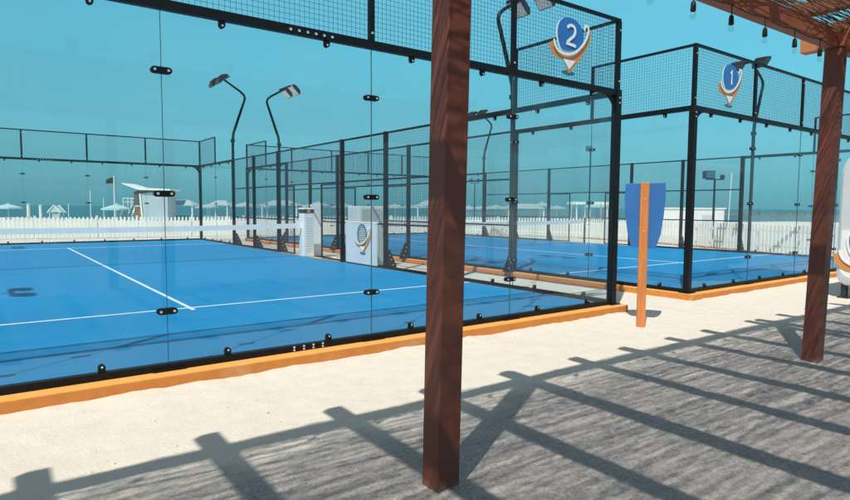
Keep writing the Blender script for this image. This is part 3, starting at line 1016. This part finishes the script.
MB().box(-1.3, 1.7, -.7, .7, 2.80, 2.97).build('roof_beam', M['brown_wood'], r)
b = MB()
for y in (-.7, .7):
    b.bar((-3.1, y, 0), (-2.5, y, 1.5), .1, .1); b.bar((-2.0, y, 0), (-1.42, y, 1.45), .14, .14)
b.build('ladder_leg', M['white'], r)
b = MB()
for k in range(6): b.bar((-2.9+k*.22, -.7, .25*k+.2), (-2.9+k*.22, .7, .25*k+.2), .16, .03)
b.build('steps', M['brown_wood'], r)
b = MB()
for y in (-.78, .78):
    b.bar((-2.6, y, 2.2), (-.8, y, 2.2), .05, .05); b.bar((-2.6, y, 1.85), (-.8, y, 1.85), .04, .04)
    for x in (-2.55, -2.1, -1.7, -1.2): b.bar((x, y, 1.4), (x, y, 2.2), .09, .04)
b.build('railing', M['white'], r)
tag(r, 'white lifeguard hut on the beach with a slanted flat roof and ladder', 'lifeguard hut')
# flag
o = far(116, 62); r = empty('flagpole', o, rz)
MB().tube([(0, 0, 0), (0, 0, 4.55)], [.07, .05], 8).build('pole', M['white'], r)
b = MB()
fl = [(-.02, 4.45), (-.35, 4.35), (-.80, 4.15), (-.83, 3.72), (-.4, 3.78), (-.02, 3.74)]
b.prism(fl[::-1], (0, 0, 0), (1, 0, 0), (0, 0, 1), .02)
b.build('flag', M['flag'], r)
tag(r, 'white flagpole flying a small black flag left of the lifeguard hut', 'flagpole')
# thin white posts
for u, dpt, h, w_, lb in ((30, 66, 1.6, .17, 'short thick white post on the beach, nearest the left edge'), (42, 66, 1.5, .14, 'second short thick white post from the left edge on the beach'),
                      (70, 60, 1.6, .035, 'thin pale pole right of the small white frame hut'), (92, 60, 2.9, .035, 'tall thin pale pole on the beach between the frame hut and the flagpole'),
                      (105, 60, 2.2, .03, 'thin pale pole directly left of the flagpole'), (727, 46, 4.2, .03, 'thin slanting pale pole beyond the picket fence at the right')):
    b = MB().tube([(0, 0, 0), (.25 if u == 727 else 0, 0, h)], [w_, w_*.9], 8)
    b.lathe([(w_*1.0, 0), (w_*1.25, .01), (w_*.2, .05)], 8, ((.25 if u == 727 else 0), 0, h))
    o = b.build('beach_pole', M['white']); o.location = far(u, dpt)
    tag(o, lb, 'pole', 'poles on the beach')
# small frame hut
r = empty('beach_hut', far(58, 60), rz); r.scale = (.62, .62, .86)
b = MB()
for x in (-.75, .75):
    for y in (-.6, .6): b.bar((x, y, 0), (x, y, 1.3), .08, .08)
b.build('post', M['white'], r)
b = MB().bar((-1.1, -.7, .9), (0, -.7, 1.75), .1, .1); b.bar((1.1, -.7, .9), (0, -.7, 1.75), .1, .1)
b.bar((-1.1, .7, .9), (0, .7, 1.75), .1, .1); b.bar((1.1, .7, .9), (0, .7, 1.75), .1, .1)
b.build('gable', M['white'], r)
MB().prism([(-1.0, .95), (1.0, .95), (0, 1.66)], (0, 0, 0), (1, 0, 0), (0, 0, 1), 1.2).build('roof', M['canvas_teal'], r)
MB().box(-.5, .5, -.4, .4, .1, .8).build('bench', M['canvas'], r)
tag(r, 'small white frame hut with pointed roof on the beach at the left', 'beach hut')

def parasol(mat, R=1.5, h=2.3):
    r = empty('beach_parasol', (0, 0, 0))
    MB().tube([(0, 0, 0), (0, 0, h+.12)], .03, 6).build('pole', M['white'], r)
    b = MB(); n_ = 16
    for k in range(n_):
        t = 2*PI*k/n_; rr = R*(1 if k % 2 == 0 else .93)
        b.v.append((rr*math.cos(t), rr*math.sin(t), h-.42))
    for k in range(n_):
        t = 2*PI*k/n_; rr = R*(1 if k % 2 == 0 else .93)
        b.v.append((rr*math.cos(t), rr*math.sin(t), h-.58))
    b.v.append((0, 0, h))
    for k in range(n_):
        b.f.append((k, (k+1) % n_, 2*n_)); b.f.append((n_+k, n_+(k+1) % n_, (k+1) % n_, k))
    b.build('canopy', mat, r)
    MB().box(-.3, .3, -.3, .3, 0, .08).build('base', M['tower'], r)
    return r
pw_ = parasol(M['canvas'])
GP = 'white parasols in a row on the beach'
spots = [(208, 66), (232, 70), (246, 64), (262, 72), (300, 66), (318, 74), (345, 68), (395, 66), (418, 73), (468, 66), (480, 72), (495, 66), (508, 70), (541, 68), (556, 74)]
for i, (u, dp) in enumerate(spots):
    o = pw_ if i == 0 else copy_tree(pw_)
    o.location = far(u, dp); o.rotation_euler = (0, 0, random.random())
    q_ = random.uniform(.7, 1.15); o.scale = (q_*random.uniform(.9, 1.3), q_, random.uniform(.72, .95))
    tag(o, 'open white beach parasol in the distant row between the fences and the sea', 'parasol', GP)
pt_ = parasol(M['canvas_teal'], 1.35, 1.65)
for i, (u, dp, lb) in enumerate(((10, 64, 'pale teal low parasol at the left edge of the beach'), (118, 57, 'pale teal low parasol behind the flagpole'))):
    o = pt_ if i == 0 else copy_tree(pt_)
    o.location = far(u, dp); tag(o, lb, 'parasol', 'low teal parasols')

def gazebo(u, dp, w_, h, name, label, flat=False, roofmat='canvas'):
    r = empty(name, far(u, dp), rz)
    for x in (-w_/2, w_/2):
        for y in (-1.0, 1.0):
            MB().bar((x, y, 0), (x, y, h), .10, .10).build('post', M['white'], r)
    if flat:
        b = MB().box(-w_/2-.4, w_/2+.4, -1.3, 1.3, h+.002, h+.16)
        for k in range(int(w_/.4)+2): b.box(-w_/2-.3+k*.4, -w_/2-.24+k*.4, -1.5, 1.5, h+.162, h+.26)
    else:
        b = MB()
        b.v += [(-w_/2-.2, -1.2, h), (w_/2+.2, -1.2, h), (w_/2+.2, 1.2, h), (-w_/2-.2, 1.2, h), (-w_/4, 0, h+.55), (w_/4, 0, h+.55)]
        b.f += [(0, 1, 5, 4), (1, 2, 5), (2, 3, 4, 5), (3, 0, 4), (3, 2, 1, 0)]
    b.build('roof', M['fence_white' if flat else roofmat], r)
    MB().box(-w_/2+.06, w_/2-.06, .92, .99, 0, h*.34).build('low_wall', M['canvas'], r)
    tag(r, label, 'gazebo', 'white gazebos on the beach')
    return r
gazebo(184, 60, 2.6, 1.55, 'gazebo', 'pale gazebo with low wall just right of the lifeguard hut')
gazebo(222, 68, 2.0, 1.6, 'gazebo', 'small pale gazebo behind the left bent floodlight pole')
gazebo(282, 64, 3.6, 1.6, 'gazebo', 'pale gazebo seen between the two bent floodlight poles')
gazebo(432, 66, 3.2, 1.7, 'gazebo', 'pale gazebo hidden behind the dark wooden post')
gazebo(524, 66, 3.8, 1.4, 'gazebo', 'low long pale gazebo left of the flat roofed beach shelter')
gazebo(588, 58, 2.9, 1.85, 'beach_shelter', 'white flat roofed beach shelter with slatted top, seen left of the black corner post', flat=True)
gazebo(600, 66, 3.0, 1.6, 'gazebo', 'pale gazebo directly behind the flat roofed beach shelter')

# white wall block right of the signpost
r = empty('white_building', far(692, 34), rz)
MB().box(-1.75, 1.75, 0, 2.4, 0, 1.48).build('wall', M['white'], r)
MB().box(-1.82, 1.82, -.06, 2.46, 1.482, 1.55).build('roof', M['fence_white'], r)
MB().box(.5, 1.2, -.03, -.002, 0, 1.15).build('door', M['board_white'], r)
tag(r, 'low plain white flat roofed block beyond the picket fence right of the blue paddle', 'building')

# lamp masts beyond the fence
def mast(u, dp, h, label, kind):
    r = empty('lamp_mast', far(u, dp), rz)
    MB().tube([(0, 0, 0), (0, 0, h)], [.07, .045], 8).build('mast', M['black'], r)
    if kind == 'globe':
        MB().bar((-.35, 0, h), (.35, 0, h), .05, .05).build('arm', M['black'], r)
        for x in (-.3, .3):
            MB().lathe([(.01, .05), (.14, .10), (.16, .25), (.1, .38), (.01, .42)], 10, (x, 0, h)).build('lantern', M['lampshell'], r, smooth=True)
    else:
        w_ = .9 if kind == 'wide' else .55
        MB().bar((-w_/2, 0, h), (w_/2, 0, h), .05, .05).build('arm', M['black'], r)
        b = MB().box(-w_/2-.1, -w_/2+.38, -.16, .16, h+.03, h+.42); o = b.build('floodlight', M['lampshell'], r)
        MB().box(-w_/2-.06, -w_/2+.34, -.175, -.162, h+.07, h+.38).build('lens', M['sign_shadow'], o)
        if kind == 'wide':
            MB().box(w_/2-.15, w_/2, -.1, .1, h+.03, h+.22).build('sensor_box', M['lampshell'], r)
    tag(r, label, 'lamp mast', 'lamp masts beyond the fence')
mast(712, 30, 2.95, 'black lamp mast with square floodlight in front of the white block', 'wide')
mast(588, 52, 6.4, 'very thin tall lamp mast above the flat roofed beach shelter', 'flood')
mast(474, 52, 3.6, 'black lamp mast with two lanterns right of the dark wooden post', 'globe')

# breakwater
b = MB(); rr_ = random.Random(2)
c0 = far(762, 190, -.5)
for k in range(90):
    p = c0+CR*rr_.uniform(-15, 15)+hd*rr_.uniform(-3, 3)
    s_ = rr_.uniform(.5, 1.1)
    i0 = len(b.v)
    for dx, dy, dz in ((-1, -1, 0), (1, -1, 0), (1, 1, 0), (-1, 1, 0), (-.5, -.6, 1), (.6, -.5, 1), (.5, .5, 1), (-.6, .6, 1)):
        b.v.append((p.x+dx*s_*rr_.uniform(.7, 1.3), p.y+dy*s_*rr_.uniform(.7, 1.3), p.z+dz*s_*.8))
    b.f += [(i0, i0+1, i0+5, i0+4), (i0+1, i0+2, i0+6, i0+5), (i0+2, i0+3, i0+7, i0+6), (i0+3, i0, i0+4, i0+7), (i0+4, i0+5, i0+6, i0+7)]
tag(b.build('breakwater', M['rock']), 'low dark rock breakwater lying in the sea at the right', 'breakwater')

# ------------------------------------------------------------------ light
sdv = Vector((.59, .365, -1)).normalized()
L = bpy.data.lights.new('sun', 'SUN'); L.energy = 3.9; L.angle = R_(.55); L.color = (1.0, .955, .88)
so = bpy.data.objects.new('sun', L); COL.objects.link(so)
so.rotation_mode = 'QUATERNION'; so.rotation_quaternion = sdv.to_track_quat('-Z', 'Y')
so.location = (-20, -15, 30)
w = bpy.data.worlds.new('World'); S.world = w; w.use_nodes = True
n = w.node_tree; bg = n.nodes['Background']
sk = n.nodes.new('ShaderNodeTexSky'); sk.sky_type = 'NISHITA'; sk.sun_disc = False
sk.sun_elevation = math.asin(-sdv.z); sk.sun_rotation = math.atan2(-sdv.x, -sdv.y) % (2*PI)
sk.dust_density = 2.0; sk.ozone_density = 1.5
tc = n.nodes.new('ShaderNodeTexCoord'); sp = n.nodes.new('ShaderNodeSeparateXYZ')
n.links.new(tc.outputs['Generated'], sp.inputs[0])
rp = n.nodes.new('ShaderNodeValToRGB')
n.links.new(sp.outputs['Z'], rp.inputs['Fac'])
e = rp.color_ramp.elements
stops = [(0.0, (.105, .350, .415)), (.04, (.118, .410, .485)), (.10, (.120, .455, .560)), (.22, (.108, .480, .620)), (.38, (.115, .47, .64)), (.60, (.23, .29, .36)), (1.0, (.26, .26, .30))]
while len(e) < len(stops): e.new(.5)
for el, (p, c) in zip(e, stops): el.position = p; el.color = (*c, 1)
# thin veils low over the sea
nz = n.nodes.new('ShaderNodeTexNoise'); nz.inputs['Scale'].default_value = 2.2; nz.inputs['Detail'].default_value = 5
mp = n.nodes.new('ShaderNodeMapping'); mp.inputs['Scale'].default_value = (1, 1, 5)
n.links.new(tc.outputs['Generated'], mp.inputs['Vector']); n.links.new(mp.outputs[0], nz.inputs['Vector'])
mr = n.nodes.new('ShaderNodeMapRange'); mr.inputs['From Min'].default_value = .3; mr.inputs['From Max'].default_value = .7
mr.inputs['To Min'].default_value = 9.6; mr.inputs['To Max'].default_value = 10.4
n.links.new(nz.outputs['Fac'], mr.inputs['Value'])
vm = n.nodes.new('ShaderNodeVectorMath'); vm.operation = 'SCALE'
azm = n.nodes.new('ShaderNodeMapRange'); n.links.new(sp.outputs['X'], azm.inputs['Value'])
azm.inputs['From Min'].default_value = 0.0; azm.inputs['From Max'].default_value = .9
azm.inputs['To Min'].default_value = .93; azm.inputs['To Max'].default_value = 1.10
mm = n.nodes.new('ShaderNodeMath'); mm.operation = 'MULTIPLY'
n.links.new(mr.outputs[0], mm.inputs[0]); n.links.new(azm.outputs[0], mm.inputs[1])
n.links.new(rp.outputs['Color'], vm.inputs[0]); n.links.new(mm.outputs[0], vm.inputs['Scale'])
mx = n.nodes.new('ShaderNodeMix'); mx.data_type = 'RGBA'; mx.inputs[0].default_value = .88
n.links.new(sk.outputs['Color'], mx.inputs[6]); n.links.new(vm.outputs[0], mx.inputs[7])
n.links.new(mx.outputs[2], bg.inputs['Color'])
bg.inputs['Strength'].default_value = .1

S.view_settings.view_transform = 'Standard'
S.view_settings.look = 'None'
S.view_settings.exposure = 0.22
S.view_settings.gamma = 1
S.view_settings.use_curve_mapping = False
S.cycles.transparent_max_bounces = 48
S.cycles.max_bounces = 8
